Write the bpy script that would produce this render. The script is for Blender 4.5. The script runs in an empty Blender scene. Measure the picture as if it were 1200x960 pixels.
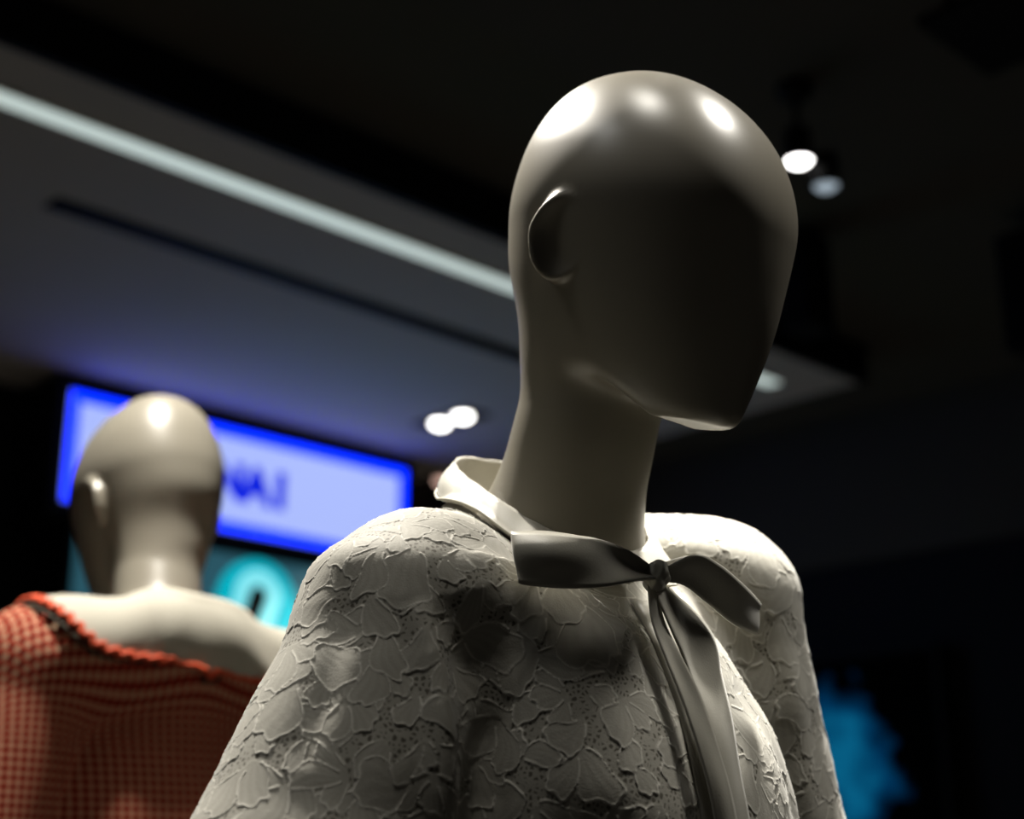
import bpy, bmesh, math
import numpy as np
from mathutils import Vector, Matrix

# ------------------------------------------------------------------ camera, world, exposure, lights
scene = bpy.context.scene
COL = scene.collection
PITCH = math.atan2(560, 1750)
cam_data = bpy.data.cameras.new('camera')
cam_data.sensor_width = 36.0
cam_data.lens = 52.5
cam_data.clip_start = 0.05
cam_data.dof.use_dof = True
cam_data.dof.focus_distance = 0.93
cam_data.dof.aperture_fstop = 4.0
cam = bpy.data.objects.new('camera', cam_data)
COL.objects.link(cam)
cam.location = (0, 0, 1.25)
cam.rotation_euler = (math.pi / 2 + PITCH, 0, 0)
scene.camera = cam

world = bpy.data.worlds.new('world')
scene.world = world
world.use_nodes = True
world.node_tree.nodes['Background'].inputs[0].default_value = (1.0, 0.93, 0.82, 1)
world.node_tree.nodes['Background'].inputs[1].default_value = 0.014

scene.view_settings.view_transform = 'Standard'
scene.view_settings.look = 'None'
scene.view_settings.gamma = 1.0
scene.view_settings.use_curve_mapping = False
scene.view_settings.exposure = 0.0

# spotlights of the shop: (position, aim, watt, cone deg, blend, lamp radius, colour)
SPOTS = [
    ((0.26, 1.42, 2.86), (0.20, 1.15, 1.50), 560.0, 27, 1.0, 0.07, (1.0, 0.95, 0.86)),
    ((-0.06, 0.74, 2.86), (0.0, 0.86, 1.36), 26.0, 46, 0.7, 0.12, (1.0, 0.95, 0.86)),
    ((-0.52, 1.60, 2.86), (-0.10, 1.00, 1.48), 310.0, 40, 0.8, 0.05, (1.0, 0.94, 0.84)),
    ((-0.42, 1.42, 2.86), (-0.46, 1.78, 1.50), 265.0, 34, 0.6, 0.07, (1.0, 0.94, 0.84)),
    ((0.72, 0.98, 2.86), (0.10, 0.98, 1.50), 80.0, 44, 0.8, 0.09, (1.0, 0.95, 0.86)),
    ((-0.80, 0.66, 2.86), (-0.05, 0.92, 1.36), 9.0, 50, 0.8, 0.16, (0.98, 0.97, 0.93)),
]

# ------------------------------------------------------------------ helpers
def link(o, parent=None):
    COL.objects.link(o)
    if parent is not None:
        o.parent = parent
    return o

def empty(name, loc=(0, 0, 0), rz=0.0):
    o = bpy.data.objects.new(name, None)
    o.location = loc
    o.rotation_euler = (0, 0, rz)
    o.empty_display_size = 0.1
    return link(o)

def tag(o, label, cat, group=None):
    o['label'] = label
    o['category'] = cat
    if group:
        o['group'] = group
    return o

def structure(o):
    o['kind'] = 'structure'
    return o

def mesh_np(name, V, Fq, mat=None, parent=None, smooth=True, normals=None):
    V = np.ascontiguousarray(V, dtype=np.float32)
    Fq = np.ascontiguousarray(Fq, dtype=np.int32)
    me = bpy.data.meshes.new(name)
    k = Fq.shape[1]
    me.vertices.add(len(V)); me.vertices.foreach_set('co', V.ravel())
    me.loops.add(Fq.size); me.loops.foreach_set('vertex_index', Fq.ravel())
    me.polygons.add(len(Fq)); me.polygons.foreach_set('loop_start', np.arange(0, Fq.size, k, dtype=np.int32))
    me.update(calc_edges=True)
    me.polygons.foreach_set('use_smooth', np.full(len(Fq), smooth))
    if normals is not None:
        me.normals_split_custom_set_from_vertices(normals.astype(np.float32))
    if mat:
        me.materials.append(mat)
    o = bpy.data.objects.new(name, me)
    return link(o, parent)

def mesh_bm(name, bm, mat=None, parent=None, smooth=False):
    bmesh.ops.recalc_face_normals(bm, faces=bm.faces)
    me = bpy.data.meshes.new(name)
    bm.to_mesh(me); bm.free()
    for p in me.polygons:
        p.use_smooth = smooth
    if mat:
        me.materials.append(mat)
    return link(bpy.data.objects.new(name, me), parent)

def add_box(bm, lo, hi, bevel=0.0):
    lo, hi = Vector(lo), Vector(hi)
    r = bmesh.ops.create_cube(bm, size=1.0)
    for v in r['verts']:
        v.co = Vector((lo[i] + (v.co[i] + 0.5) * (hi[i] - lo[i]) for i in range(3)))
    if bevel > 0:
        es = list({e for v in r['verts'] for e in v.link_edges})
        bmesh.ops.bevel(bm, geom=es, offset=bevel, segments=2, affect='EDGES', profile=0.6)

def box(name, lo, hi, mat, parent=None, bevel=0.0):
    bm = bmesh.new(); add_box(bm, lo, hi, bevel)
    return mesh_bm(name, bm, mat, parent)

def lathe(name, prof, mat, parent=None, seg=40, M=None):
    """prof: list of (r, z), closed to the axis at both ends"""
    bm = bmesh.new(); rings = []
    for r, z in prof:
        if r < 1e-6:
            rings.append([bm.verts.new((0, 0, z))])
        else:
            rings.append([bm.verts.new((r * math.cos(2 * math.pi * i / seg), r * math.sin(2 * math.pi * i / seg), z)) for i in range(seg)])
    for a, b in zip(rings[:-1], rings[1:]):
        for i in range(seg):
            j = (i + 1) % seg
            if len(a) == 1:
                bm.faces.new((a[0], b[i], b[j]))
            elif len(b) == 1:
                bm.faces.new((a[i], a[j], b[0]))
            else:
                bm.faces.new((a[i], a[j], b[j], b[i]))
    if M is not None:
        bmesh.ops.transform(bm, matrix=M, verts=bm.verts)
    return mesh_bm(name, bm, mat, parent, smooth=True)

def cr(P, n):
    """Catmull-Rom resample of control rows P (k, d) to n rows"""
    P = np.asarray(P, float); k = len(P)
    E = np.vstack([2 * P[0] - P[1], P, 2 * P[-1] - P[-2]])
    t = np.linspace(0, k - 1, n); i = np.minimum(t.astype(int), k - 2); f = (t - i)[:, None]
    a, b, c, d = E[i], E[i + 1], E[i + 2], E[i + 3]
    return 0.5 * (2 * b + (c - a) * f + (2 * a - 5 * b + 4 * c - d) * f ** 2 + (3 * b - a - 3 * c + d) * f ** 3)

def tube(name, P, r, mat, parent=None, seg=8, closed=False):
    P = np.asarray(P, float); n = len(P)
    T = np.roll(P, -1, 0) - np.roll(P, 1, 0)
    if not closed:
        T[0] = P[1] - P[0]; T[-1] = P[-1] - P[-2]
    T /= np.linalg.norm(T, axis=1)[:, None]
    up = np.array([0, 0, 1.0]); A = np.cross(T, up); nn = np.linalg.norm(A, axis=1)
    A[nn < 1e-3] = (1, 0, 0); A /= np.linalg.norm(A, axis=1)[:, None]; B = np.cross(A, T)
    th = np.linspace(0, 2 * math.pi, seg, endpoint=False)
    V = (P[:, None, :] + r * (np.cos(th)[None, :, None] * A[:, None, :] + np.sin(th)[None, :, None] * B[:, None, :])).reshape(-1, 3)
    F = []
    for i in range(n if closed else n - 1):
        i2 = (i + 1) % n
        for j in range(seg):
            j2 = (j + 1) % seg
            F.append((i * seg + j, i2 * seg + j, i2 * seg + j2, i * seg + j2))
    return mesh_np(name, V, np.array(F), mat, parent)

def sheet(name, G, thick, mat, parent=None, closed_u=False):
    """G (nu, nv, 3) grid of points -> a sheet with thickness on both sides"""
    nu, nv, _ = G.shape
    du = np.roll(G, -1, 0) - np.roll(G, 1, 0)
    if not closed_u:
        du[0] = G[1] - G[0]; du[-1] = G[-1] - G[-2]
    dv = np.gradient(G, axis=1)
    N = np.cross(du, dv); N /= np.maximum(np.linalg.norm(N, axis=2), 1e-9)[..., None]
    V = np.concatenate([(G + N * thick / 2).reshape(-1, 3), (G - N * thick / 2).reshape(-1, 3)])
    o = nu * nv; F = []
    id_ = lambda i, j: (i % nu) * nv + j
    for i in range(nu if closed_u else nu - 1):
        for j in range(nv - 1):
            q = (id_(i, j), id_(i + 1, j), id_(i + 1, j + 1), id_(i, j + 1))
            F.append(q); F.append(tuple(o + x for x in q[::-1]))
        for j in (0, nv - 1):
            a, b = id_(i, j), id_(i + 1, j)
            q = (a, a + o, b + o, b)
            F.append(q if j == 0 else q[::-1])
    if not closed_u:
        for i in (0, nu - 1):
            for j in range(nv - 1):
                a, b = id_(i, j), id_(i, j + 1)
                q = (a, b, b + o, a + o)
                F.append(q if i == 0 else q[::-1])
    return mesh_np(name, V, np.array(F), mat, parent)

# ------------------------------------------------------------------ materials
def material(name, base=(0.5, 0.5, 0.5), rough=0.5, spec=0.5, metal=0.0, coat=0.0, sheen=0.0,
             emit=None, strength=0.0, noise=0.0, nscale=20.0, bump=0.0, bscale=200.0):
    m = bpy.data.materials.new(name); m.use_nodes = True
    nt = m.node_tree; b = nt.nodes['Principled BSDF']
    b.inputs['Base Color'].default_value = (*base, 1)
    b.inputs['Roughness'].default_value = rough
    b.inputs['Specular IOR Level'].default_value = spec
    b.inputs['Metallic'].default_value = metal
    b.inputs['Coat Weight'].default_value = coat
    b.inputs['Coat Roughness'].default_value = 0.08
    b.inputs['Sheen Weight'].default_value = sheen
    if emit:
        b.inputs['Emission Color'].default_value = (*emit, 1)
        b.inputs['Emission Strength'].default_value = strength
    tc = nt.nodes.new('ShaderNodeTexCoord')
    if noise > 0:
        n = nt.nodes.new('ShaderNodeTexNoise'); n.inputs['Scale'].default_value = nscale; n.inputs['Detail'].default_value = 4
        nt.links.new(tc.outputs['Object'], n.inputs['Vector'])
        mx = nt.nodes.new('ShaderNodeMix'); mx.data_type = 'RGBA'
        mx.inputs['A'].default_value = (*[c * (1 - noise) for c in base], 1)
        mx.inputs['B'].default_value = (*[min(1, c * (1 + noise)) for c in base], 1)
        nt.links.new(n.outputs['Fac'], mx.inputs['Factor']); nt.links.new(mx.outputs['Result'], b.inputs['Base Color'])
    if bump > 0:
        n = nt.nodes.new('ShaderNodeTexNoise'); n.inputs['Scale'].default_value = bscale; n.inputs['Detail'].default_value = 3
        nt.links.new(tc.outputs['Object'], n.inputs['Vector'])
        bp = nt.nodes.new('ShaderNodeBump'); bp.inputs['Strength'].default_value = bump; bp.inputs['Distance'].default_value = 0.001
        nt.links.new(n.outputs['Fac'], bp.inputs['Height']); nt.links.new(bp.outputs['Normal'], b.inputs['Normal'])
    return m

def lace_material():
    m = bpy.data.materials.new('white_lace'); m.use_nodes = True
    nt = m.node_tree; b = nt.nodes['Principled BSDF']; N = nt.nodes.new; L = nt.links.new
    b.inputs['Roughness'].default_value = 0.7
    b.inputs['Specular IOR Level'].default_value = 0.25
    b.inputs['Sheen Weight'].default_value = 0.15
    at = N('ShaderNodeAttribute'); at.attribute_name = 'lace'
    sp = N('ShaderNodeSeparateColor'); L(at.outputs['Color'], sp.inputs['Color'])
    tc = N('ShaderNodeTexCoord')
    vo = N('ShaderNodeTexVoronoi'); vo.feature = 'DISTANCE_TO_EDGE'; vo.inputs['Scale'].default_value = 300
    L(tc.outputs['Object'], vo.inputs['Vector'])
    mr = N('ShaderNodeMapRange'); mr.inputs['From Min'].default_value = 0.17; mr.inputs['From Max'].default_value = 0.27
    L(vo.outputs['Distance'], mr.inputs['Value'])
    mu = N('ShaderNodeMath'); mu.operation = 'MULTIPLY'; L(mr.outputs['Result'], mu.inputs[0]); L(sp.outputs['Green'], mu.inputs[1])
    no = N('ShaderNodeTexNoise'); no.inputs['Scale'].default_value = 45; no.inputs['Detail'].default_value = 5
    L(tc.outputs['Object'], no.inputs['Vector'])
    c1 = N('ShaderNodeMix'); c1.data_type = 'RGBA'; c1.inputs['A'].default_value = (0.29, 0.278, 0.238, 1); c1.inputs['B'].default_value = (0.36, 0.347, 0.30, 1)
    L(no.outputs['Fac'], c1.inputs['Factor'])
    c2 = N('ShaderNodeMix'); c2.data_type = 'RGBA'; c2.inputs['B'].default_value = (0.64, 0.62, 0.56, 1)
    L(sp.outputs['Red'], c2.inputs['Factor']); L(c1.outputs['Result'], c2.inputs['A'])
    c3 = N('ShaderNodeMix'); c3.data_type = 'RGBA'; c3.inputs['B'].default_value = (0.10, 0.09, 0.068, 1)
    L(mu.outputs[0], c3.inputs['Factor']); L(c2.outputs['Result'], c3.inputs['A'])
    L(c3.outputs['Result'], b.inputs['Base Color'])
    n2 = N('ShaderNodeTexNoise'); n2.inputs['Scale'].default_value = 900; n2.inputs['Detail'].default_value = 2
    L(tc.outputs['Object'], n2.inputs['Vector'])
    bp = N('ShaderNodeBump'); bp.inputs['Strength'].default_value = 0.25; bp.inputs['Distance'].default_value = 0.0006
    L(n2.outputs['Fac'], bp.inputs['Height']); L(bp.outputs['Normal'], b.inputs['Normal'])
    return m

def gingham_material():
    m = bpy.data.materials.new('red_gingham'); m.use_nodes = True
    nt = m.node_tree; b = nt.nodes['Principled BSDF']; N = nt.nodes.new; L = nt.links.new
    b.inputs['Roughness'].default_value = 0.85
    b.inputs['Specular IOR Level'].default_value = 0.15
    uv = N('ShaderNodeUVMap'); uv.uv_map = 'weave'
    sx = N('ShaderNodeSeparateXYZ'); L(uv.outputs['UV'], sx.inputs[0])
    outs = []
    for k in ('X', 'Y'):
        a = N('ShaderNodeMath'); a.operation = 'MULTIPLY'; a.inputs[1].default_value = 2 * math.pi / 0.0088
        L(sx.outputs[k], a.inputs[0])
        s = N('ShaderNodeMath'); s.operation = 'SINE'; L(a.outputs[0], s.inputs[0])
        r = N('ShaderNodeMapRange'); r.inputs['From Min'].default_value = -0.15; r.inputs['From Max'].default_value = 0.15
        L(s.outputs[0], r.inputs['Value']); outs.append(r.outputs['Result'])
    ad = N('ShaderNodeMath'); ad.operation = 'ADD'; L(outs[0], ad.inputs[0]); L(outs[1], ad.inputs[1])
    dv = N('ShaderNodeMath'); dv.operation = 'MULTIPLY'; dv.inputs[1].default_value = 0.5; L(ad.outputs[0], dv.inputs[0])
    rp = N('ShaderNodeValToRGB'); e = rp.color_ramp.elements
    e[0].position = 0.0; e[0].color = (0.085, 0.006, 0.003, 1)
    e[1].position = 1.0; e[1].color = (0.46, 0.31, 0.20, 1)
    x = e.new(0.5); x.color = (0.34, 0.036, 0.015, 1)
    L(dv.outputs[0], rp.inputs['Fac']); L(rp.outputs['Color'], b.inputs['Base Color'])
    return m

M_lacq = material('cream_lacquer', (0.225, 0.208, 0.170), rough=0.34, spec=0.55, coat=0.0, noise=0.03, nscale=9, bump=0.0)
M_lace = lace_material()
M_satin = material('ivory_satin', (0.36, 0.345, 0.29), rough=0.40, spec=0.5, sheen=0.3, noise=0.04, nscale=30, bump=0.12, bscale=900)
M_thread = material('seam_thread', (0.45, 0.43, 0.36), rough=0.7)
M_ging = gingham_material()
M_cotton = material('white_cotton', (0.42, 0.40, 0.34), rough=0.85, spec=0.2, noise=0.04, bump=0.2, bscale=700)
M_ricrac = material('orange_red_ricrac', (0.64, 0.070, 0.016), rough=0.75, bump=0.3, bscale=900)
M_piping = material('dark_piping', (0.035, 0.028, 0.015), rough=0.8, bump=0.3, bscale=900)
M_chrome = material('brushed_steel', (0.5, 0.5, 0.5), rough=0.3, metal=1.0, noise=0.05)
M_ceil = material('grey_ceiling_paint', (0.64, 0.585, 0.525), rough=0.9, noise=0.04, nscale=3)
M_ceil_dark = material('charcoal_ceiling_paint', (0.085, 0.078, 0.062), rough=0.9, noise=0.06, nscale=2)
M_black = material('black_paint', (0.008, 0.008, 0.008), rough=0.7, spec=0.2, noise=0.2, nscale=8)
M_wall_dark = material('charcoal_wall_paint', (0.075, 0.066, 0.048), rough=0.9, noise=0.08, nscale=2)
M_floor = material('dark_stone_floor', (0.09, 0.085, 0.08), rough=0.5, noise=0.15, nscale=5)
M_strip = material('light_strip_diffuser', (0.8, 0.8, 0.8), emit=(0.80, 0.95, 0.90), strength=0.62)
M_sign_face = material('lit_sign_face', (0.3, 0.3, 0.5), emit=(0.42, 0.52, 1.0), strength=0.95)
M_sign_edge = material('lit_sign_edge', (0.0, 0.05, 0.4), emit=(0.0, 0.018, 1.0), strength=3.2)
M_sign_text = material('blue_sign_letters', (0.0, 0.03, 0.4), emit=(0.0, 0.012, 0.70), strength=1.0)
M_teal_dim = material('dim_teal_panel', (0.02, 0.05, 0.06), emit=(0.022, 0.085, 0.115), strength=1.0)
M_teal = material('cyan_glow', (0.0, 0.2, 0.25), emit=(0.0, 0.42, 0.52), strength=1.0)
M_teal_hot = material('pale_cyan_glow', (0.2, 0.5, 0.5), emit=(0.22, 0.80, 0.88), strength=1.0)
M_lamp = material('lamp_lens', (0.8, 0.8, 0.8), emit=(1.0, 0.98, 0.95), strength=9.0)
M_lamp_cool = material('cool_lamp_reflector', (0.6, 0.65, 0.7), emit=(0.62, 0.75, 0.86), strength=0.55)
M_lamp_pink = material('warm_lamp_lens', (0.8, 0.6, 0.5), emit=(1.0, 0.62, 0.50), strength=1.2)

# ------------------------------------------------------------------ the room (room axes turned 46 degrees to the camera)
ROOM = math.atan2(0.6952, 0.7189)
UX, VX = np.array([0.7189, 0.6952]), np.array([-0.6952, 0.7189])
def st2w(s, t, z):
    p = s * UX + t * VX
    return (p[0], p[1], z)
def room_box(name, lo, hi, mat, parent=None, bevel=0.0):
    o = box(name, lo, hi, mat, parent, bevel)
    if parent is None:
        o.rotation_euler = (0, 0, ROOM)
    return o

structure(room_box('floor', (-2.5, -3.5, -0.1), (5.15, 5.1, 0.0), M_floor))
ceil = structure(room_box('ceiling', (-2.5, 2.83, 3.0), (4.49, 5.1, 3.02), M_ceil))
structure(room_box('trim_1', (-2.5, 2.80, 3.0), (4.52, 2.83, 3.14), M_black))          # dark riser of the dropped soffit
structure(room_box('trim_2', (4.49, 2.80, 3.0), (4.52, 5.1, 3.14), M_wall_dark))
structure(room_box('ceiling_upper', (-2.5, -3.5, 3.14), (5.15, 5.1, 3.24), M_ceil_dark))
structure(room_box('wall_back', (-2.5, 5.0, 0.0), (5.15, 5.1, 3.0), M_black))
structure(room_box('wall_right', (5.15, -3.5, 2.51), (5.25, 5.1, 3.14), M_wall_dark))
structure(room_box('wall_right_lower', (5.17, -3.5, 0.0), (5.27, 5.1, 2.51), M_black))

# linear light in the soffit
t = empty('linear_light', st2w(2.0, 3.04, 3.0), ROOM)
tag(t, 'long thin white light strip running across the grey ceiling', 'ceiling light')
box('housing', (-3.5, -0.045, -0.004), (2.28, 0.045, -0.0005), M_ceil, t)
box('diffuser', (-3.49, -0.030, -0.007), (2.27, 0.030, -0.004), M_strip, t)
# air slot
t = empty('air_slot', st2w(2.5, 3.475, 3.0), ROOM)
tag(t, 'dark narrow ventilation slot in the grey ceiling beside the light strip', 'air vent')
box('slot', (-0.86, -0.045, -0.003), (1.75, 0.045, -0.0005), M_black, t)
box('blade', (-0.86, -0.006, -0.006), (1.75, 0.006, -0.003), M_black, t)

# recessed twin downlight
def twin_downlight(s, tt, label, mats, offs, group=None):
    t = empty('recessed_downlight', st2w(s, tt, 3.0), ROOM)
    tag(t, label, 'ceiling light', group)
    bm = bmesh.new()
    hx, hy = 0.075, 0.15
    if len(offs) == 1:
        hy = 0.075
    for lo, hi in (((-hx, -hy, -0.006), (hx, -hy + 0.015, 0)), ((-hx, hy - 0.015, -0.006), (hx, hy, 0)),
                   ((-hx, -hy, -0.006), (-hx + 0.015, hy, 0)), ((hx - 0.015, -hy, -0.006), (hx, hy, 0))):
        add_box(bm, lo, hi)
    mesh_bm('trim_frame', bm, M_black, t)
    box('recess', (-hx + 0.015, -hy + 0.015, -0.002), (hx - 0.015, hy - 0.015, 0.0), M_black, t)
    for o_, m_ in zip(offs, mats):
        lp = lathe('lamp', [(0, -0.022), (0.018, -0.020), (0.032, -0.012), (0.036, -0.002), (0, -0.002)], m_, t, 24)
        lp.location = (0, o_, 0)
        if m_ is M_lamp:
            ld = bpy.data.lights.new('downlight_lamp', 'SPOT'); ld.energy = 210; ld.color = (1.0, 0.90, 0.76); ld.spot_size = math.radians(95); ld.spot_blend = 0.6; ld.shadow_soft_size = 0.03
            lo = bpy.data.objects.new('downlight_lamp', ld); link(lo, t); lo.location = (0, o_, -0.03)
    return t
twin_downlight(3.715, 4.184, 'bright twin downlight recessed in the ceiling right of the blue sign', (M_lamp, M_lamp), (-0.066, 0.066))
twin_downlight(4.30, 4.90, 'faint pinkish downlight just above the white blouse collar', (M_lamp_pink,), (0.0,))

# lit shop sign on the back wall
SG = empty('shop_sign', st2w(2.37, 4.70, 2.53), ROOM)
tag(SG, 'long glowing blue and lavender lightbox sign with dark blue letters', 'sign')
W_, H_ = 1.545, 0.40
box('casing', (-0.05, 0.0, -0.05), (W_ + 0.05, 0.30, H_ + 0.045), M_black, SG, 0.006)
box('face', (0.0, -0.006, 0.0), (W_, 0.0, H_), M_sign_face, SG)
eb = 0.038
for lo, hi in (((0, -0.009, 0), (W_, -0.006, eb)), ((0, -0.009, H_ - eb), (W_, -0.006, H_)),
               ((0, -0.009, eb), (eb, -0.006, H_ - eb)), ((W_ - eb, -0.009, eb), (W_, -0.006, H_ - eb))):
    box('glow_edge', lo, hi, M_sign_edge, SG)
x0 = 0.46
for ch, wd in (('M', 0.125), ('N', 0.125), ('A', 0.140), ('I', 0.09)):
    cu = bpy.data.curves.new('letter', 'FONT'); cu.body = ch; cu.size = 0.185; cu.extrude = 0.003; cu.offset = 0.012
    tmp = bpy.data.objects.new('letter', cu); COL.objects.link(tmp)
    dg = bpy.context.evaluated_depsgraph_get()
    me = bpy.data.meshes.new_from_object(tmp.evaluated_get(dg))
    bpy.data.objects.remove(tmp); me.materials.clear(); me.materials.append(M_sign_text)
    o = bpy.data.objects.new('letter', me); link(o, SG)
    o.rotation_euler = (math.pi / 2, 0, 0); o.location = (x0, -0.010, 0.13); x0 += wd + 0.012

# cyan lit display panel below the sign
TP = empty('lit_display', st2w(2.37, 4.72, 1.20), ROOM)
tag(TP, 'teal backlit display panel with a glowing cyan arch below the blue sign', 'display')
box('casing', (0.05, 0.0, -0.03), (W_ + 0.03, 0.26, 1.268), M_black, TP)
box('backlit_face', (0.08, -0.005, 0.0), (W_, 0.0, 1.25), M_teal_dim, TP)
def arch(name, r_out, r_in, cx, cz, drop, y0, y1, mat):
    """slanted inverted-U slab"""
    sl = 0.36
    pts_o, pts_i = [], []
    for k in range(25):
        a = math.pi * k / 24
        pts_o.append((cx + r_out * math.cos(a), cz + r_out * math.sin(a)))
        pts_i.append((cx + r_in * math.cos(a), cz + r_in * math.sin(a)))
    O = [(cx + r_out - sl * drop, cz - drop)] + pts_o + [(cx - r_out - sl * drop, cz - drop)]
    I = [(cx + r_in - sl * drop, cz - drop)] + pts_i + [(cx - r_in - sl * drop, cz - drop)]
    bm = bmesh.new(); n = len(O)
    vs = [[bm.verts.new((x, y, z)) for x, z in L] for y in (y0, y1) for L in (O, I)]
    of, inf, ob, ib = vs
    for k in range(n - 1):
        bm.faces.new((of[k], of[k + 1], inf[k + 1], inf[k])); bm.faces.new((ob[k], ib[k], ib[k + 1], ob[k + 1]))
        bm.faces.new((of[k], ob[k], ob[k + 1], of[k + 1])); bm.faces.new((inf[k], inf[k + 1], ib[k + 1], ib[k]))
    for k in (0, n - 1):
        bm.faces.new((of[k], inf[k], ib[k], ob[k]))
    return mesh_bm(name, bm, mat, TP)
arch('outer_glow', 0.185, 0.105, 0.84, 1.06, 0.66, -0.012, -0.005, M_teal)
arch('inner_glow', 0.105, 0.042, 0.84, 1.10, 0.66, -0.016, -0.005, M_teal_hot)
arch('dark_slot', 0.042, 0.002, 0.84, 1.10, 0.66, -0.014, -0.005, M_black)
bm = bmesh.new()
q = [(0.55, 1.05), (0.62, 1.07), (0.39, 0.42), (0.32, 0.42)]
bm.faces.new([bm.verts.new((x, -0.007, z)) for x, z in q])
r = bmesh.ops.extrude_face_region(bm, geom=bm.faces[:])
for v in r['geom']:
    if isinstance(v, bmesh.types.BMVert):
        v.co.y += 0.003
mesh_bm('dark_bar', bm, M_black, TP)

# blue picture on a screen by the dark end wall
def screen_material():
    m = bpy.data.materials.new('blue_screen_picture'); m.use_nodes = True
    nt = m.node_tree; b = nt.nodes['Principled BSDF']; N = nt.nodes.new; L = nt.links.new
    b.inputs['Base Color'].default_value = (0.002, 0.002, 0.002, 1); b.inputs['Roughness'].default_value = 0.9; b.inputs['Specular IOR Level'].default_value = 0.02
    tc = N('ShaderNodeTexCoord')
    mp = N('ShaderNodeMapping'); L(tc.outputs['Object'], mp.inputs['Vector'])
    no = N('ShaderNodeTexNoise'); no.inputs['Scale'].default_value = 7; no.inputs['Detail'].default_value = 3; L(tc.outputs['Object'], no.inputs['Vector'])
    mp.inputs['Location'].default_value = (0.0, 0.0, 0.0)
    ln = N('ShaderNodeVectorMath'); ln.operation = 'MULTIPLY'; ln.inputs[1].default_value = (0.0, 1 / 0.28, 1 / 0.36); L(mp.outputs['Vector'], ln.inputs[0])
    le = N('ShaderNodeVectorMath'); le.operation = 'LENGTH'; L(ln.outputs['Vector'], le.inputs[0])
    a = N('ShaderNodeMath'); a.operation = 'MULTIPLY_ADD'; a.inputs[1].default_value = 1.5; L(no.outputs['Fac'], a.inputs[0]); L(le.outputs['Value'], a.inputs[2])
    rp = N('ShaderNodeValToRGB'); e = rp.color_ramp.elements
    e[0].position = 0.60; e[0].color = (0.002, 0.105, 0.215, 1)
    e[1].position = 1.25 if False else 1.0; e[1].color = (0, 0, 0, 1)
    x = e.new(0.80); x.color = (0.0, 0.03, 0.09, 1)
    sc = N('ShaderNodeMath'); sc.operation = 'MULTIPLY'; sc.inputs[1].default_value = 0.60; L(a.outputs[0], sc.inputs[0])
    L(sc.outputs[0], rp.inputs['Fac']); L(rp.outputs['Color'], b.inputs['Emission Color'])
    b.inputs['Emission Strength'].default_value = 1.0
    return m
SC = empty('video_screen', st2w(5.08, 3.40, 1.68), ROOM)
tag(SC, 'dark screen with a blurry blue picture behind the blouse sleeve at lower right', 'screen')
box('bezel', (0.0, -0.46, -0.46), (0.05, 0.46, 0.46), M_black, SC, 0.01)
box('picture', (-0.004, -0.43, -0.43), (0.0, 0.43, 0.43), screen_material(), SC)

# suspended twin spotlight in the dark upper ceiling
def pendant_spot(pos, z_top, label):
    t = empty('pendant_spotlight', pos, ROOM)
    tag(t, label, 'spotlight')
    h = z_top - pos[2]
    lathe('ceiling_mount', [(0, h), (0.045, h), (0.045, h - 0.025), (0, h - 0.025)], M_black, t, 24)
    lathe('stem', [(0, h - 0.02), (0.008, h - 0.02), (0.008, 0.05), (0, 0.05)], M_black, t, 12)
    for k, (dx, m_) in enumerate(((0.0, M_lamp), (0.075, M_lamp_cool))):
        c = lathe('lamp_can', [(0, 0.09), (0.032, 0.085), (0.036, 0.0), (0.033, 0.0), (0.030, 0.02), (0, 0.03)], M_black, t, 24)
        c.location = (dx, -dx * 0.3, -0.05 * k)
        l = lathe('lens', [(0, -0.006), (0.02, -0.004), (0.029, 0.004), (0.029, 0.008), (0, 0.008)], m_, c, 24)
    return t
pendant_spot(st2w(2.78, 1.87, 2.93), 3.14, 'small twin spotlight hanging just right of the bald white head')

# black box-shaped fixtures of no known kind, hanging from the dark ceiling
def fixture(pos, size, label):
    t = empty('hanging_box', pos, ROOM)
    tag(t, label, 'fixture', None)
    a, b, h = size
    box('cabinet', (-a, -b, 0), (a, b, h), M_black, t, 0.01)
    box('bracket', (-0.015, -0.015, h), (0.015, 0.015, 3.14 - pos[2]), M_black, t)
    box('front_plate', (-a - 0.006, -b + 0.015, 0.015), (-a, b - 0.015, h - 0.015), M_black, t)
fixture(st2w(3.52, 2.37, 2.82), (0.06, 0.055, 0.30), 'black box hanging from the dark ceiling right beside the bald face')
fixture(st2w(3.88, 1.80, 2.71), (0.07, 0.11, 0.36), 'black box hanging from the dark ceiling at the right picture edge')
t = empty('ceiling_raft', st2w(2.556, 1.40, 3.0), ROOM)
tag(t, 'black flat panel under the dark ceiling at the upper right corner', 'ceiling panel')
box('raft_board', (0.0, -0.5, 0.0), (0.30, 0.0, 0.02), M_black, t)
box('hanger', (0.05, -0.06, 0.02), (0.07, -0.04, 0.14), M_black, t); box('hanger', (0.22, -0.06, 0.02), (0.24, -0.04, 0.14), M_black, t)

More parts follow.
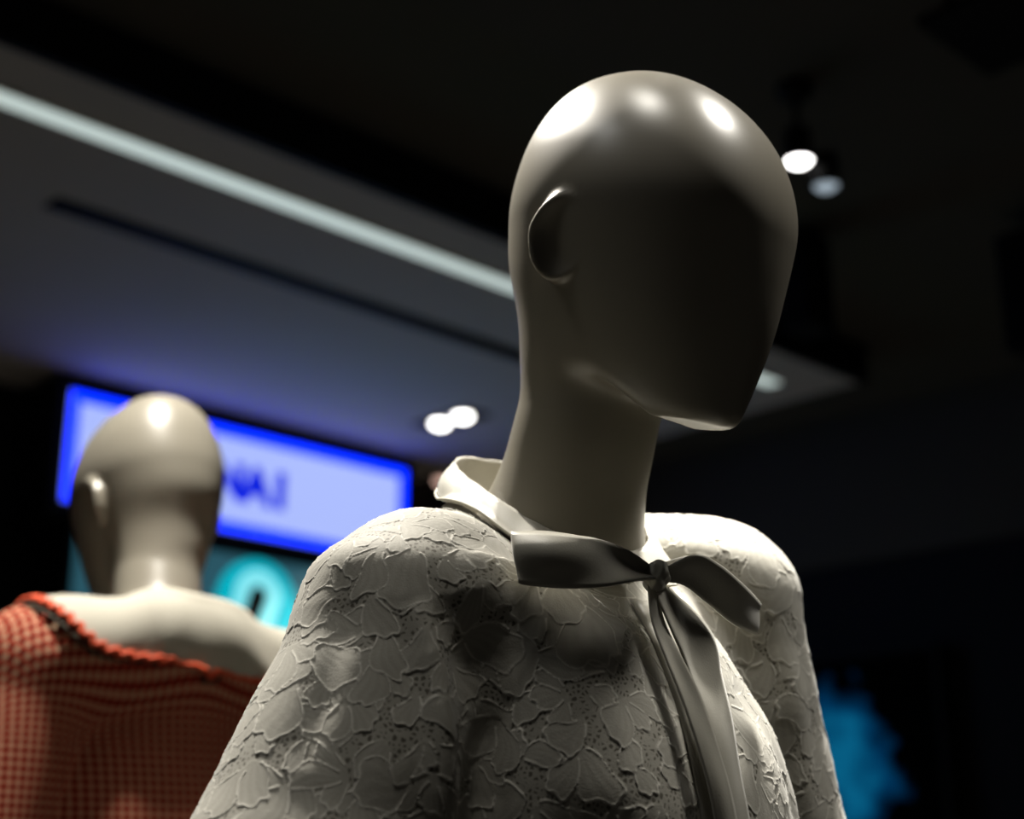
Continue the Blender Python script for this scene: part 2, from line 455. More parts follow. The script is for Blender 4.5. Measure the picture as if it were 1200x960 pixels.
# ------------------------------------------------------------------ shop spotlights that light the figures (fixtures above the frame)
def track_spot(pos, aim, watt, cone, blend, rad, colr, label):
    t = empty('ceiling_spotlight', pos)
    tag(t, label, 'spotlight')
    d = (Vector(aim) - Vector(pos)).normalized()
    rot = d.to_track_quat('-Z', 'Y').to_matrix().to_4x4()
    h = 3.14 - pos[2]
    lathe('ceiling_mount', [(0, h), (0.05, h), (0.05, h - 0.02), (0, h - 0.02)], M_black, t, 24)
    lathe('stem', [(0, h - 0.02), (0.009, h - 0.02), (0.009, 0.06), (0, 0.06)], M_black, t, 12)
    lathe('lamp_can', [(0, 0.16), (0.05, 0.155), (0.056, 0.0), (0.05, -0.002), (0.047, 0.05), (0, 0.055)], M_black, t, 32, rot)
    ld = bpy.data.lights.new('spot_lamp', 'SPOT')
    ld.energy = watt; ld.spot_size = math.radians(cone); ld.spot_blend = blend; ld.shadow_soft_size = rad; ld.color = colr
    lo = bpy.data.objects.new('spot_lamp', ld); link(lo, t)
    lo.rotation_euler = d.to_track_quat('-Z', 'Y').to_euler()
names = ['black ceiling spotlight above right shoulder of the lace blouse figure', 'black ceiling spotlight nearest the camera above the lace blouse',
         'black ceiling spotlight left of the lace blouse figure', 'black ceiling spotlight between the two figures', 'black ceiling spotlight farthest right, above the bow', 'black ceiling spotlight farthest left, near the camera']
for a, n in zip(SPOTS, names):
    track_spot(*a, n)

# ------------------------------------------------------------------ implicit-surface modelling
def surface_nets(f, lo, hi, h):
    lo = np.array(lo, float); n = np.ceil((np.array(hi) - lo) / h).astype(int) + 1
    ax = [lo[i] + h * np.arange(n[i]) for i in range(3)]
    X, Y, Z = np.meshgrid(*ax, indexing='ij')
    V = f(X.astype(np.float32), Y.astype(np.float32), Z.astype(np.float32)).astype(np.float32)
    S = V < 0
    cs = [(i, j, k) for i in (0, 1) for j in (0, 1) for k in (0, 1)]
    sl = lambda A, c: A[c[0]:A.shape[0] - 1 + c[0], c[1]:A.shape[1] - 1 + c[1], c[2]:A.shape[2] - 1 + c[2]]
    cnt = np.zeros(tuple(np.array(S.shape) - 1), np.int8)
    for c in cs: cnt += sl(S, c)
    act = (cnt > 0) & (cnt < 8); idx = np.full(act.shape, -1, np.int32); I = np.argwhere(act); idx[act] = np.arange(len(I))
    acc = np.zeros((len(I), 3)); num = np.zeros(len(I)); vals = {c: sl(V, c)[act] for c in cs}
    for c in cs:
        for d in range(3):
            if c[d] == 0:
                e = list(c); e[d] = 1; e = tuple(e); va, vb = vals[c], vals[e]; m = (va < 0) != (vb < 0)
                p = np.tile(np.array(c, float), (m.sum(), 1)); p[:, d] = va[m] / (va[m] - vb[m]); acc[m] += p; num[m] += 1
    verts = lo + h * (I + acc / num[:, None]); quads = []
    for d in range(3):
        u, v = (d + 1) % 3, (d + 2) % 3
        s0 = [slice(None)] * 3; s1 = [slice(None)] * 3
        for q in (u, v): s0[q] = slice(1, -1); s1[q] = slice(1, -1)
        s0[d] = slice(0, -1); s1[d] = slice(1, None)
        A = S[tuple(s0)]; B = S[tuple(s1)]; m = np.argwhere(A != B); fl = A[A != B]
        m[:, u] += 1; m[:, v] += 1
        def at(du, dv):
            q = m.copy(); q[:, u] -= du; q[:, v] -= dv; return idx[q[:, 0], q[:, 1], q[:, 2]]
        Q = np.stack([at(1, 1), at(0, 1), at(0, 0), at(1, 0)], 1)
        Q[~fl] = Q[~fl][:, ::-1]; quads.append(Q)
    return verts, np.concatenate(quads)
def smin(a, b, k):
    h = np.clip(.5 + .5 * (b - a) / k, 0, 1); return b + (a - b) * h - k * h * (1 - h)
def smax(a, b, k): return -smin(-a, -b, k)
def rcone(X, Y, Z, a, b, ra, rb):
    a = np.array(a, np.float32); b = np.array(b, np.float32); d = b - a
    t = np.clip(((X - a[0]) * d[0] + (Y - a[1]) * d[1] + (Z - a[2]) * d[2]) / (d @ d), 0, 1)
    return np.sqrt((X - a[0] - t * d[0]) ** 2 + (Y - a[1] - t * d[1]) ** 2 + (Z - a[2] - t * d[2]) ** 2) - (ra + (rb - ra) * t)
def ellip(X, Y, Z, c, r):
    k0 = np.sqrt(((X - c[0]) / r[0]) ** 2 + ((Y - c[1]) / r[1]) ** 2 + ((Z - c[2]) / r[2]) ** 2)
    k1 = np.sqrt(((X - c[0]) / r[0] ** 2) ** 2 + ((Y - c[1]) / r[1] ** 2) ** 2 + ((Z - c[2]) / r[2] ** 2) ** 2)
    return k0 * (k0 - 1) / np.maximum(k1, 1e-6)
def crom(x, xs, ys):
    xs = np.asarray(xs, float); ys = np.asarray(ys, float); m = np.gradient(ys, xs)
    i = np.clip(np.searchsorted(xs, x) - 1, 0, len(xs) - 2); h = xs[i + 1] - xs[i]; t = np.clip((x - xs[i]) / h, 0, 1)
    return (2 * t ** 3 - 3 * t ** 2 + 1) * ys[i] + (t ** 3 - 2 * t ** 2 + t) * h * m[i] + (-2 * t ** 3 + 3 * t ** 2) * ys[i + 1] + (t ** 3 - t ** 2) * h * m[i + 1]
def gradient(f, V, e=4e-4):
    V = V.astype(np.float64); g = np.zeros_like(V)
    for i in range(3):
        d = np.zeros(3); d[i] = e
        g[:, i] = (f(*(V + d).T) - f(*(V - d).T)) / (2 * e)
    return g
def snap(f, V, n=3):
    for _ in range(n):
        g = gradient(f, V); V = V - g * (f(*V.T) / np.maximum((g ** 2).sum(1), 1e-4))[:, None] * 0.9
    return V
def unit(g): return g / np.maximum(np.linalg.norm(g, axis=1), 1e-9)[:, None]

# ------------------------------------------------------------------ mannequin shape (figure frame: faces -y, z = 0 at floor)
R1 = np.array([0.048, 1.005, 0.0]); YB = math.radians(40.0)
HP = np.array([.0926, .9393, 1.6562]); YH = .7892; TILT = .2454
_c, _s = math.cos(YB), math.sin(YB); _d = HP - R1
HL = np.array([_d[0] * _c + _d[1] * _s, -_d[0] * _s + _d[1] * _c, _d[2]]); DY = YH - YB
HW = [.0254, .0436, .0597, .0721, .0815, .0845, .0845]; HF = [-.093, -.0978, -.1021, -.1031, -.1023, -.1005, -.1]; HB = [0.03, .06, .0821, .1041, .1096, .1100, .1100]
def to_head(X, Y, Z):
    x, y, z = X - HL[0], Y - HL[1], Z - HL[2]; c, s = math.cos(DY), math.sin(DY); x, y = x * c + y * s, -x * s + y * c
    c, s = math.cos(TILT), math.sin(TILT); return x, y * c + z * s, -y * s + z * c
def from_head(p):
    x, y, z = p; c, s = math.cos(TILT), math.sin(TILT); y, z = y * c - z * s, y * s + z * c
    c, s = math.cos(DY), math.sin(DY); return np.array([x * c - y * s, x * s + y * c, z]) + HL
def head_sdf(x, y, z):
    z0, zt, q = .015, .1350, 2.15; lz = [-.115, -.085, -.05, -.015, .02, .06, .10]; zl = np.clip(z, -.115, .10)
    w = np.maximum(.004, crom(zl, lz, HW) + np.minimum(0, z + .115) * .6); yf = crom(zl, lz, HF) - np.minimum(0, z + .115) * .3; yb = crom(zl, lz, HB)
    t = np.clip((z - z0) / (zt - z0), 0, 1.6); d0 = (yb - yf) / 2; yc = (yf + yb) / 2 + .0249 * t ** 2; n = 2.2
    r = (np.abs(x / w) ** n + np.abs((y - yc) / d0) ** n + 1e-9) ** (1 / n); g = (r ** q + t ** q) ** (1 / q)
    return (g - 1) * (np.minimum(w, d0) * .6 + .036)
def ear_sdf(x, y, z):
    ax = np.abs(x) - .0748; c, s = math.cos(.30), math.sin(.30); Y = y - .012; Zz = z + .005
    yy = Y * c + Zz * s; zz = -Y * s + Zz * c; dn = np.clip(-zz / .032, 0, 1)
    wy = .021 - .007 * dn ** 1.2; yy2 = (yy + .004 * dn) * (.021 / wy)
    e = ellip(ax - .25 * yy, yy2, zz, (0, 0, 0), (.015, .021, .032))
    sc = ellip(ax - .25 * yy, yy2, zz, (.010, -.0085, -.001), (.0145, .0225, .0285))
    return smax(e, -sc, .005) + .006 * np.clip((dn - .55) / .45, 0, 1) ** 2
NB = [0.0, .034]                                   # neck base; changed for the second figure's pose
def neck_sdf(X, Y, Z):
    a = from_head((0, .024, -.03)); b = np.array([NB[0], NB[1], 1.452]); c = np.array([NB[0], NB[1], 1.40])
    return smin(rcone(X, Y, Z, a, b, .047, .053), rcone(X, Y, Z, b, c, .053, .075), .05)
def jaw_cut(h, y, z): return smax(h, -(z + .113 - .06 * (y + .09) - .55 * np.clip(y + .045, 0, .062)), .010)
def mann_sdf(X, Y, Z):
    x, y, z = to_head(X, Y, Z); h = jaw_cut(head_sdf(x, y, z), y, z); n = neck_sdf(X, Y, Z)
    f = smin(h, n, .010 + .035 * np.clip((y + .03) / .07, 0, 1))
    return smin(f, ear_sdf(x, y, z), .006)
SH = dict(L=dict(s=(.150, .025, 1.447), r=.046, e=(.228, .03, 1.10), r1=.073, r2=.080),
          R=dict(s=(-.128, .02, 1.402), r=.045, e=(-.279, .0, 1.08), r1=.076, r2=.09))
def torso_sdf(X, Y, Z, S=SH):
    nz = S.get('nz', 0.0)
    f = rcone(X, Y, Z, (0, .058, 1.487 + nz), (0, .032, 1.41), .050, .070)
    t = smin(ellip(X, Y, Z, (0, .005, 1.262), (.165, .115, .20)), rcone(X * .75, Y, Z, (0, 0, 1.27), (0, .01, 1.0), .105, .10), .04)
    f = smin(f, t, .035)
    for k, sg in (('L', 1), ('R', -1)):
        s = S[k]
        f = smin(f, rcone(X, Y, Z, (sg * .045, .085 if sg > 0 else .06, (1.500 if sg > 0 else 1.480) + nz), s['s'], .034, s['r']), .02)
        f = smin(f, rcone(X, Y, Z, s['s'], s['e'], s['r1'] - .006, s['r2']), .008 + .05 * np.clip((Z - (s['s'][2] - .07)) / .08, 0, 1))
    return f

def build_mannequin():
    root = empty('mannequin', tuple(R1), YB)
    V, Q = surface_nets(mann_sdf, (-.16, -.2, 1.425), (.2, .2, 1.82), .0028)
    keep = V[:, 2] > 1.43
    V = snap(mann_sdf, V, 2); N = unit(gradient(mann_sdf, V))
    x, y, z = to_head(*V.T)
    ear = (ear_sdf(x, y, z) < .0012) & (np.abs(x) > .06)
    neck = (neck_sdf(*V.T) < jaw_cut(head_sdf(x, y, z), y, z)) & ~ear
    fe = ear[Q].all(1); fl = fe & (x[Q].mean(1) > 0); fr = fe & ~fl
    fn = neck[Q].sum(1) >= 3; fn &= ~fe; fh = ~(fe | fn)
    for nm, m in (('head', fh), ('neck', fn), ('ear', fl), ('ear', fr)):
        q = Q[m]; used, inv = np.unique(q, return_inverse=True)
        mesh_np(nm, V[used], inv.reshape(q.shape), M_lacq, root, normals=N[used])
    f = lambda X, Y, Z: smax(torso_sdf(X, Y, Z) + .03, 1.0 - Z, .02)
    V, Q = surface_nets(f, (-.36, -.2, .97), (.36, .2, 1.56), .009)
    mesh_np('torso', V, Q, M_lacq, root)
    lathe('stand_pole', [(0, 1.02), (.0125, 1.02), (.0125, .01), (0, .01)], M_chrome, root, 20)
    lathe('base_plate', [(0, .014), (.165, .012), (.17, .008), (.17, 0), (0, 0)], M_chrome, root, 48)
    return root

man1 = build_mannequin()
tag(man1, 'glossy cream faceless mannequin in a white lace blouse, turned to the right', 'mannequin', 'shop mannequins')
# second figure, seen from behind
YAW2 = math.radians(224.7) - DY
h2 = np.array([-0.4417, 1.7560, 1.6813]); c2, s2 = math.cos(YAW2), math.sin(YAW2)
ROOT2 = np.array([h2[0] - (HL[0] * c2 - HL[1] * s2), h2[1] - (HL[0] * s2 + HL[1] * c2), h2[2] - HL[2]])
NB[:] = [.014, .024]
man2 = build_mannequin()
man2.location = tuple(ROOT2); man2.rotation_euler = (0, 0, YAW2)
tag(man2, 'glossy cream mannequin seen from behind in a red checked dress', 'mannequin', 'shop mannequins')
pl = empty('display_platform', (ROOT2[0], ROOT2[1], 0), YAW2)
tag(pl, 'low grey platform under the mannequin in the checked dress', 'platform')
box('top_board', (-.32, -.32, ROOT2[2] - .012), (.32, .32, ROOT2[2]), M_wall_dark, pl)
box('plinth', (-.30, -.30, 0.0), (.30, .30, ROOT2[2] - .012), M_black, pl)

# ------------------------------------------------------------------ lace blouse
BL = empty('lace_blouse', tuple(R1), YB)
tag(BL, 'white floral lace blouse with ivory satin tie collar on the front mannequin', 'blouse')

def polydist(V, P):
    P = cr(P, 24); d = np.full(len(V), 9.0); s = np.zeros(len(V))
    for i in range(len(P) - 1):
        a, b = P[i], P[i + 1]; ab = b - a
        t = np.clip(((V - a) @ ab) / (ab @ ab), 0, 1)
        q = np.linalg.norm(V - a - t[:, None] * ab, axis=1); m = q < d
        d[m] = q[m]; s[m] = (i + t[m]) / (len(P) - 1)
    return d, s
COWL = [(-0.1434, -0.0486, 1.4455), (-0.1104, -0.0569, 1.4361), (-0.0767, -0.0655, 1.4207), (-0.0447, -0.0769, 1.408), (-0.004, -0.088, 1.395), (.03, -.09, 1.387)]
FOLDS = [  # polyline on the cloth, height, width, end fade
    ([(-0.1716, -0.0449, 1.4107), (-0.1662, -0.0533, 1.3805), (-0.1666, -0.0603, 1.3461), (-0.1679, -0.0657, 1.2901), (-0.17, -0.07, 1.2)], .010, .010),
    ([(-0.1402, -0.0572, 1.4178), (-0.1331, -0.0591, 1.3831), (-0.1287, -0.0596, 1.3391), (-0.1344, -0.0669, 1.2911), (-.14, -.07, 1.2)], -.013, .021),
    ([(-0.1963, -0.0005, 1.4347), (-0.2121, -0.0188, 1.38), (-0.2413, -0.0344, 1.3112)], -.004, .012),
    ([(.06, -.09, 1.41), (.10, -.09, 1.33), (.12, -.09, 1.25)], -.004, .014),
    ([(.15, -.05, 1.43), (.165, -.05, 1.36), (.17, -.05, 1.25)], .005, .012),
]
def fold_height(V):
    h = np.zeros(len(V))
    d, s = polydist(V, COWL); zc = np.interp(s, np.linspace(0, 1, 40), cr(COWL, 40)[:, 2]); below = V[:, 2] < zc
    h += .018 * np.where(below, np.exp(-(d / .13) ** 2), np.exp(-(d / .012) ** 2)) * np.clip(s / .35, 0, 1) * np.clip((-.012 - V[:, 0]) / .055, 0, 1)
    for P, a, w in FOLDS:
        d, s = polydist(V, P)
        h += a * np.exp(-(d / w) ** 2) * np.clip(np.minimum(s, 1 - s) / .28, 0, 1) ** .8
    x, y, z = V.T
    h += .0016 * np.sin(38 * x + 25 * z + 3 * np.sin(30 * z)) * np.sin(21 * z - 14 * x + 9 * y)
    return h

def refine(V, Q, lv):
    o = mesh_np('tmp', V, Q); m = o.modifiers.new('s', 'SUBSURF'); m.levels = lv; m.render_levels = lv
    dg = bpy.context.evaluated_depsgraph_get(); me = bpy.data.meshes.new_from_object(o.evaluated_get(dg))
    V2 = np.zeros(len(me.vertices) * 3, np.float32); me.vertices.foreach_get('co', V2)
    N2 = np.zeros(len(me.vertices) * 3, np.float32); me.vertex_normals.foreach_get('vector', N2)
    Q2 = np.zeros(len(me.loops), np.int32); me.loops.foreach_get('vertex_index', Q2)
    old = o.data; bpy.data.objects.remove(o); bpy.data.meshes.remove(old); bpy.data.meshes.remove(me)
    return V2.reshape(-1, 3).astype(float), N2.reshape(-1, 3).astype(float), Q2.reshape(-1, 4)

def lace(V, N, seed=4):
    """petal relief laid on the cloth: returns height, cord mask, net mask"""
    rng = np.random.default_rng(seed)
    pick = rng.permutation(len(V))[:14000]; cen = []
    C = np.zeros((0, 3))
    for i in pick:
        p = V[i]
        if len(C) == 0 or ((C - p) ** 2).sum(1).min() > .019 ** 2:
            C = np.vstack([C, p]); cen.append(i)
    cs = .02; ce = np.floor(V / cs).astype(np.int64) + 64; key = (ce[:, 0] * 256 + ce[:, 1]) * 256 + ce[:, 2]
    od = np.argsort(key, kind='stable'); uk, st = np.unique(key[od], return_index=True)
    cells = dict(zip(uk.tolist(), np.split(od, st[1:])))
    def near(c, R):
        a = np.floor((c - R) / cs).astype(int) + 64; b = np.floor((c + R) / cs).astype(int) + 64
        g = [cells[k] for i in range(a[0], b[0] + 1) for j in range(a[1], b[1] + 1) for l in range(a[2], b[2] + 1) for k in ((i * 256 + j) * 256 + l,) if k in cells]
        return np.concatenate(g) if g else np.zeros(0, int)
    H = np.zeros(len(V)); cord = np.zeros(len(V)); net = np.ones(len(V))
    W = V + .0022 * np.stack([np.sin(V[:, 1] * 170 + V[:, 2] * 130), np.sin(V[:, 2] * 190 + V[:, 0] * 90), np.sin(V[:, 0] * 160 - V[:, 1] * 120)], 1)
    cen.sort(key=lambda i: V[i, 2] + .012 * math.sin(i))
    for ci in cen:
        c = V[ci]; n = N[ci] / np.linalg.norm(N[ci]); R0 = rng.uniform(.018, .033)
        ids = near(c, R0 * 1.3)
        D = W[ids] - c; k = (D ** 2).sum(1) < (R0 * 1.3) ** 2; k &= (N[ids] @ n) > .2; ids = ids[k]; D = D[k]
        if len(ids) == 0: continue
        up = rng.normal(size=3) * .75 + np.array([0, 0, -1.0]); e1 = up - n * (up @ n); e1 /= np.linalg.norm(e1); e2 = np.cross(n, e1)
        sq = rng.uniform(.75, 1.1); npet = int(rng.integers(1, 4)); span = rng.uniform(.42, .62) * (npet * .85 + .35)
        u, v = D @ e1 + R0 * .35, (D @ e2) / sq; r = np.hypot(u, v); ph = np.arctan2(v, u)
        tt = (ph / (2 * span) + .5) * npet; pid = np.clip(np.floor(tt), 0, npet - 1); t = tt - pid - .5
        wob = 1 + .20 * np.sin(pid * 2.4 + ci) + .04 * np.sin(ph * 17 + ci)
        Rb = R0 * 1.15 * wob * (.50 + .50 * np.maximum(0, 1 - np.abs(2 * t) ** 2.6) ** .5)
        inside = (r < Rb) & (np.abs(t) <= .5)
        de = np.where(np.abs(t) <= .5, np.abs(Rb - r), 9.); dl = r * np.abs(.5 - np.abs(t)) * 2 * span / npet
        dd = np.where(r > .25 * R0, np.minimum(de, dl * 1.2), de + .0004)
        cd = np.exp(-(dd / .00062) ** 2)
        vein = .5 + .5 * np.cos(t * 26)
        hh = .0001 + .00028 * (1 - (2 * t) ** 2) * np.clip(r / R0, 0, 1) ** 1.5 + .00045 * cd + .00004 * vein
        j = ids[inside]
        H[j] = hh[inside]; cord[j] = cd[inside] * .9 + .10 * vein[inside] * (cd[inside] < .3); net[j] = 0
        k = (~inside) & (dd < .0010) & (r < Rb * 1.1); j = ids[k]
        H[j] = np.maximum(H[j], .0005 * cd[k]); cord[j] = np.maximum(cord[j], cd[k]); net[j] = np.minimum(net[j], 1 - cd[k])
    return H, cord, net

V, Q = surface_nets(torso_sdf, (-.38, -.22, 1.16), (.38, .22, 1.58), .0032)
V = snap(torso_sdf, V, 2); N = unit(gradient(torso_sdf, V))
V = V + N * fold_height(V)[:, None]
cphi = -(V[:, 1] - .028) / np.maximum(np.hypot(V[:, 0], V[:, 1] - .028), 1e-6)
nk = (np.hypot(V[:, 0] / .080, (V[:, 1] - .028) / .084) < .90) & (V[:, 2] > 1.484 - .05 * cphi - .012)
Q = Q[~nk[Q].any(1)]
used, inv = np.unique(Q, return_inverse=True); V = V[used]; Q = inv.reshape(Q.shape)
V, N, Q = refine(V, Q, 2)
Hh, cord, net = lace(V, N)
V = V + N * Hh[:, None]
# vertex normals of the displaced cloth
fn = np.cross(V[Q[:, 2]] - V[Q[:, 0]], V[Q[:, 3]] - V[Q[:, 1]]); VN = np.zeros_like(V)
for k in range(4):
    for d in range(3):
        VN[:, d] += np.bincount(Q[:, k], fn[:, d], len(V))
VN = unit(VN)
fc = V[Q].mean(1)
def sleeve_mask(P, key, sg):
    s = SH[key]; x, y, z = P.T
    return (rcone(x, y, z, s['s'], s['e'], s['r1'] - .006, s['r2']) < .012) & (sg * x > .155 + (1.42 - z) * .06)
sl, sr = sleeve_mask(fc, 'L', 1), sleeve_mask(fc, 'R', -1)
for nm, m in (('bodice', ~(sl | sr)), ('sleeve', sl), ('sleeve', sr)):
    q = Q[m]; used, inv = np.unique(q, return_inverse=True)
    o = mesh_np(nm, V[used], inv.reshape(q.shape), M_lace, BL, normals=VN[used])
    at = o.data.color_attributes.new('lace', 'FLOAT_COLOR', 'POINT')
    cc = np.ones((len(used), 4), np.float32); cc[:, 0] = cord[used]; cc[:, 1] = net[used]; cc[:, 2] = 0
    at.data.foreach_set('color', cc.ravel())

# stand collar
nph, nw = 120, 10
ph = np.linspace(math.radians(8), math.radians(352), nph); w = np.linspace(0, 1, nw)
far = np.clip(-np.sin(ph), 0, 1)
bot = np.stack([-(.080 + .004 * far) * np.sin(ph), .028 - .084 * np.cos(ph), 1.484 - .05 * np.cos(ph) + .006 * far], -1)
top = np.stack([-(.064 + .008 * far) * np.sin(ph), .034 - .070 * np.cos(ph), 1.512 - .05 * np.cos(ph) - .005 * np.clip(-np.cos(ph), 0, 1) + .010 * far], -1)
ww = w[None, :, None]
bulge = (.003 * np.sin(np.pi * w))[None, :] + .0018 * np.sin(ph * 9 + 1)[:, None] * np.sin(np.pi * w)[None, :] + .0004 * np.sin(ph * 23)[:, None] * w[None, :]
G = bot[:, None] * (1 - ww) + top[:, None] * ww
rad = np.stack([-np.sin(ph), -np.cos(ph), np.zeros(nph)], -1)
G = G + rad[:, None, :] * bulge[..., None]
Gf = G.reshape(-1, 3); gg = gradient(torso_sdf, Gf); push = np.clip(.004 - torso_sdf(*Gf.T), 0, .012)
G = (Gf + unit(gg) * push[:, None]).reshape(G.shape); bot = G[:, 0]
sheet('collar', G, .0022, M_satin, BL)
tube('collar_seam', bot + rad * .0026 + np.array([0, 0, .001]), .0011, M_thread, BL, 6)

def ribbon(name, P, hw, tw, mat, nl=48, nwid=9, thick=.0014, curl=0.0, wave=0.0, seed=0):
    """P centre-line controls, hw half widths, tw width directions"""
    C = cr(P, nl); h = cr(np.array(hw)[:, None], nl)[:, 0]; T = cr(tw, nl); T /= np.linalg.norm(T, axis=1)[:, None]
    tan = np.gradient(C, axis=0); tan /= np.linalg.norm(tan, axis=1)[:, None]
    Nn = np.cross(tan, T); w = np.linspace(-1, 1, nwid)
    s = np.linspace(0, 1, nl)
    off = curl * (w[None, :] ** 2) + wave * np.sin(9 * s + seed)[:, None] * np.sin(2.4 * w + seed)[None, :]
    G = C[:, None] + T[:, None] * (h[:, None] * w[None, :])[..., None] + Nn[:, None] * off[..., None]
    return G
UPV = (0.05, .28, 1.0)
# loop on the figure's right (left in the photo)
K = np.array([-0.018, -0.0865, 1.4376])
P = [tuple(K + (0, 0, 0)), (-0.045, -0.0925, 1.438), (-0.075, -0.0955, 1.4362), (-0.1, -0.0885, 1.4358), (-0.1165, -0.073, 1.4372),
     (-0.1145, -0.068, 1.4385), (-0.085, -0.0665, 1.444), (-0.052, -0.0705, 1.4475), tuple(K + (0, .006, .004))]
G = ribbon('l', P, [.004, .011, .0162, .0172, .0170, .0170, .0165, .0110, .004], [UPV] * 9, M_satin, 72, 13, wave=.0042, seed=1)
sheet('bow_loop', G, .0014, M_satin, BL)
# loop on the figure's left (right in the photo), hanging outwards
P = [tuple(K + (.004, 0, 0)), (-0.002, -0.101, 1.4405), (0.014, -0.1055, 1.4335), (0.040, -0.104, 1.4225), (0.074, -0.0895, 1.4195),
     (0.0785, -0.083, 1.4235), (0.055, -0.082, 1.438), (0.025, -0.083, 1.4465), tuple(K + (.006, .005, .004))]
G = ribbon('r', P, [.004, .0105, .0125, .0125, .0105, .0105, .0125, .0105, .004], [(.1, -.5, 1), (.1, -.5, 1), (.15, -.45, 1), (.2, -.4, 1), (.2, -.3, 1), (.2, -.2, 1), (.1, .1, 1), (.1, .1, 1), (.1, 0, 1)], M_satin, 72, 11, wave=.0015, seed=3)
sheet('bow_loop', G, .0014, M_satin, BL)
# knot
bm = bmesh.new(); bmesh.ops.create_icosphere(bm, subdivisions=4, radius=1.0)
for v in bm.verts:
    c = v.co.copy(); w = 1 + .10 * math.sin(7 * c.z + 4 * c.x) + .06 * math.sin(11 * c.x - 3 * c.z)
    v.co = Vector((K[0] + .0085 * c.x * w + .003 * c.z, K[1] - .002 + .0075 * c.y * w, K[2] - .002 + .0115 * c.z * (1 - .12 * c.x)))
mesh_bm('bow_knot', bm, M_satin, BL, True)
# tails
P = [(-0.018, -0.0885, 1.432), (-0.0085, -0.0955, 1.416), (0.000, -0.1005, 1.398), (0.0045, -0.1035, 1.378), (0.006, -0.1115, 1.349), (0.004, -0.1195, 1.318), (0.004, -0.1245, 1.288), (0.009, -0.1245, 1.235), (.01, -.122, 1.19)]
TW = [(1, -.05, .15), (1, .05, .12), (1, .1, .1), (1, .1, .05), (1, .1, 0), (1, .1, 0), (1, .1, 0), (1, .1, 0), (1, .1, 0)]
G = ribbon('t', P, [.005, .014, .0195, .0165, .0165, .0165, .0165, .017, .017], TW, M_satin, 90, 13, wave=.0020, seed=2)
sheet('bow_tail', G, .0014, M_satin, BL)
P = [(-0.022, -0.0885, 1.432), (-0.0255, -0.0955, 1.4063), (-0.0235, -0.1065, 1.3808), (-0.0195, -0.1155, 1.3573), (-0.0155, -0.1245, 1.3268), (-0.011, -0.130, 1.295), (-0.003, -0.131, 1.2406), (0, -.129, 1.19)]
G = ribbon('t', P, [.004, .0045, .006, .0072, .0075, .0078, .008, .008], [(1, -.25, 0)] * 8, M_satin, 90, 9, wave=.0010, seed=5)
sheet('bow_tail', G, .0014, M_satin, BL)
# placket band under the tails
zz = np.linspace(1.425, 1.18, 60); yy = np.zeros(60)
for i, z in enumerate(zz):
    ys = np.linspace(-.16, -.02, 300); f = torso_sdf(np.zeros(300), ys, np.full(300, z)); yy[i] = ys[np.argmax(f < 0)]
G = np.stack([np.stack([np.full(60, x), yy - .0035 + abs(x) * .12, zz], -1) for x in np.linspace(-.017, .019, 7)], 1)
sheet('placket', G, .0016, M_satin, BL)

# ------------------------------------------------------------------ checked dress
DR = empty('checked_dress', tuple(ROOT2), YAW2)
tag(DR, 'red and cream checked dress with broad white collar and orange zigzag trim', 'dress')
SH2 = dict(nz=-.022, L=dict(s=(.152, .025, 1.440), r=.046, e=(.245, .02, 1.10), r1=.072, r2=.082),
           R=dict(s=(-.150, .025, 1.430), r=.046, e=(-.245, .02, 1.10), r1=.072, r2=.082))
def dress_sdf(X, Y, Z):
    f = torso_sdf(X, Y, Z, SH2)
    for sg in (-1, 1):
        f = smin(f, rcone(X, Y, Z, (sg * .02, .06, 1.465), (sg * .145, .03, 1.425), .055, .05), .03)
    return f
V, Q = surface_nets(dress_sdf, (-.38, -.22, 1.10), (.38, .22, 1.58), .005)
V = snap(dress_sdf, V, 2); N = unit(gradient(dress_sdf, V))
DF = [([(-.02, .13, 1.40), (-.08, .12, 1.37), (-.15, .09, 1.33)], .010, .016), ([(-.02, .13, 1.36), (-.08, .13, 1.33), (-.15, .10, 1.29)], -.009, .014),
      ([(.02, .13, 1.33), (-.06, .13, 1.30), (-.14, .11, 1.27)], .008, .014)]
h = np.zeros(len(V))
for P, a, w in DF:
    d, s = polydist(V, P); h += a * np.exp(-(d / w) ** 2) * np.clip(np.minimum(s, 1 - s) / .15, 0, 1)
V = V + N * h[:, None]
nk = (neck_sdf(*V.T) < -.003) & (V[:, 2] > 1.455); Q = Q[~nk[Q].any(1)]
used, inv = np.unique(Q, return_inverse=True); V = V[used]; Q = inv.reshape(Q.shape)
V, N, Q = refine(V, Q, 1)
fc = V[Q].mean(1)
VN = N
for nm, m in (('bodice', np.abs(fc[:, 0]) <= .165), ('sleeve', fc[:, 0] > .165), ('sleeve', fc[:, 0] < -.165)):
    q = Q[m]; used, inv = np.unique(q, return_inverse=True)
    o = mesh_np(nm, V[used], inv.reshape(q.shape), M_ging, DR, normals=VN[used])
    uv = o.data.uv_layers.new(name='weave'); P = V[used][inv.ravel()]
    an = np.arctan2(P[:, 2] - 1.36, P[:, 1]); vv = np.where(P[:, 2] > 1.36, 1.36 + .11 * an, np.where(P[:, 1] > 0, P[:, 2], 1.36 + .11 * math.pi + 1.36 - P[:, 2]))
    U = np.stack([P[:, 0], vv], -1).astype(np.float32)
    uv.data.foreach_set('uv', U.ravel())
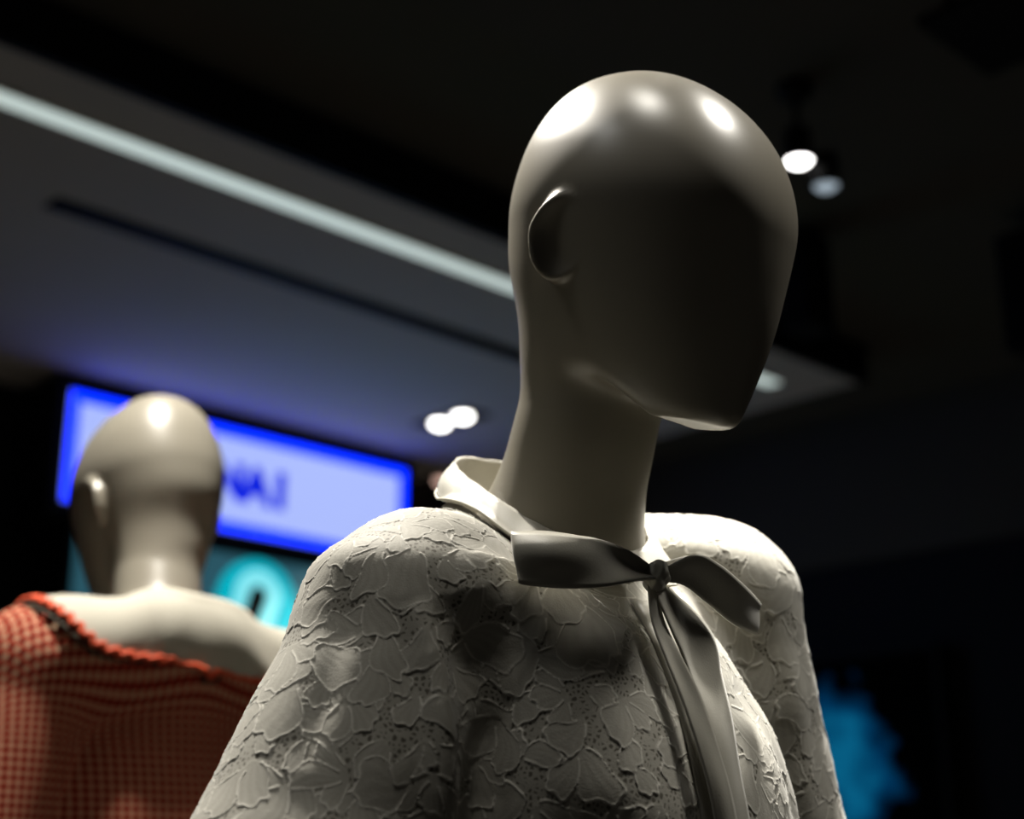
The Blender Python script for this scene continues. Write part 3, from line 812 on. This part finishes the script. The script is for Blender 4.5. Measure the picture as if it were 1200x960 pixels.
# collar lying on the shoulders
def collar_edge(ph):
    """arc length of the collar over the cloth, 0 = front"""
    return .082 + .022 * np.abs(np.sin(ph)) + .004 * np.cos(ph)
nph, nr = 180, 24
ph = np.linspace(0, 2 * math.pi, nph, endpoint=False); rr = np.linspace(0, 1, nr)
PH, RR = np.meshgrid(ph, rr, indexing='ij')
rad = np.stack([-np.sin(ph), -np.cos(ph), np.zeros(nph)], -1)
cur = np.array([0, .040, 1.468]) + rad * .060 + np.stack([0 * ph, 0 * ph, -.045 * np.cos(ph)], -1)
cur = snap(dress_sdf, cur, 6); rows = [cur]
for k in range(nr - 1):
    g = unit(gradient(dress_sdf, cur)); d = rad - g * (rad * g).sum(1)[:, None] - np.array([0, 0, .35]) * 1.0
    d = unit(d - g * (d * g).sum(1)[:, None])
    cur = snap(dress_sdf, cur + d * (collar_edge(ph) / (nr - 1))[:, None], 2); rows.append(cur)
Gc = np.stack(rows, 1).reshape(-1, 3)
Gn = unit(gradient(dress_sdf, Gc))
lift = (.005 + .006 * (1 - RR) + .0040 * np.sin(PH * 7 + 3 * RR) * RR).reshape(-1, 1)
Gc = (Gc + Gn * lift).reshape(nph, nr, 3)
Gc[:, 0, 2] += .004; Gc[:, 1, 2] += .002
cl = sheet('collar', Gc, .0022, M_cotton, DR, closed_u=True)
cl['label'] = 'broad white cotton collar'
edge = Gc[:, -1]; inner = Gc[:, -3]; out = unit(edge - inner)
seglen = np.linalg.norm(np.roll(edge, -1, 0) - edge, axis=1); arc = np.concatenate([[0], np.cumsum(seglen)])
tot = arc[-1]; nz = 1200; nwave = int(tot / .015); s = np.linspace(0, tot, nz, endpoint=False)
ip = lambda A: np.stack([np.interp(s, arc, np.append(A[:, k], A[0, k])) for k in range(3)], -1)
E, O = ip(edge), ip(out); En = unit(gradient(dress_sdf, E))
zig = E + En * .003 + O * (.0040 * np.sin(2 * np.pi * nwave * s / tot))[:, None]
rk = tube('zigzag_trim', zig, .0030, M_ricrac, DR, 6, closed=True)
rk['label'] = 'orange-red zigzag trim'
pp = tube('piping', E[::4] + O[::4] * .0095 - En[::4] * .001, .0022, M_piping, DR, 6, closed=True)
pp['label'] = 'dark narrow piping below the trim'
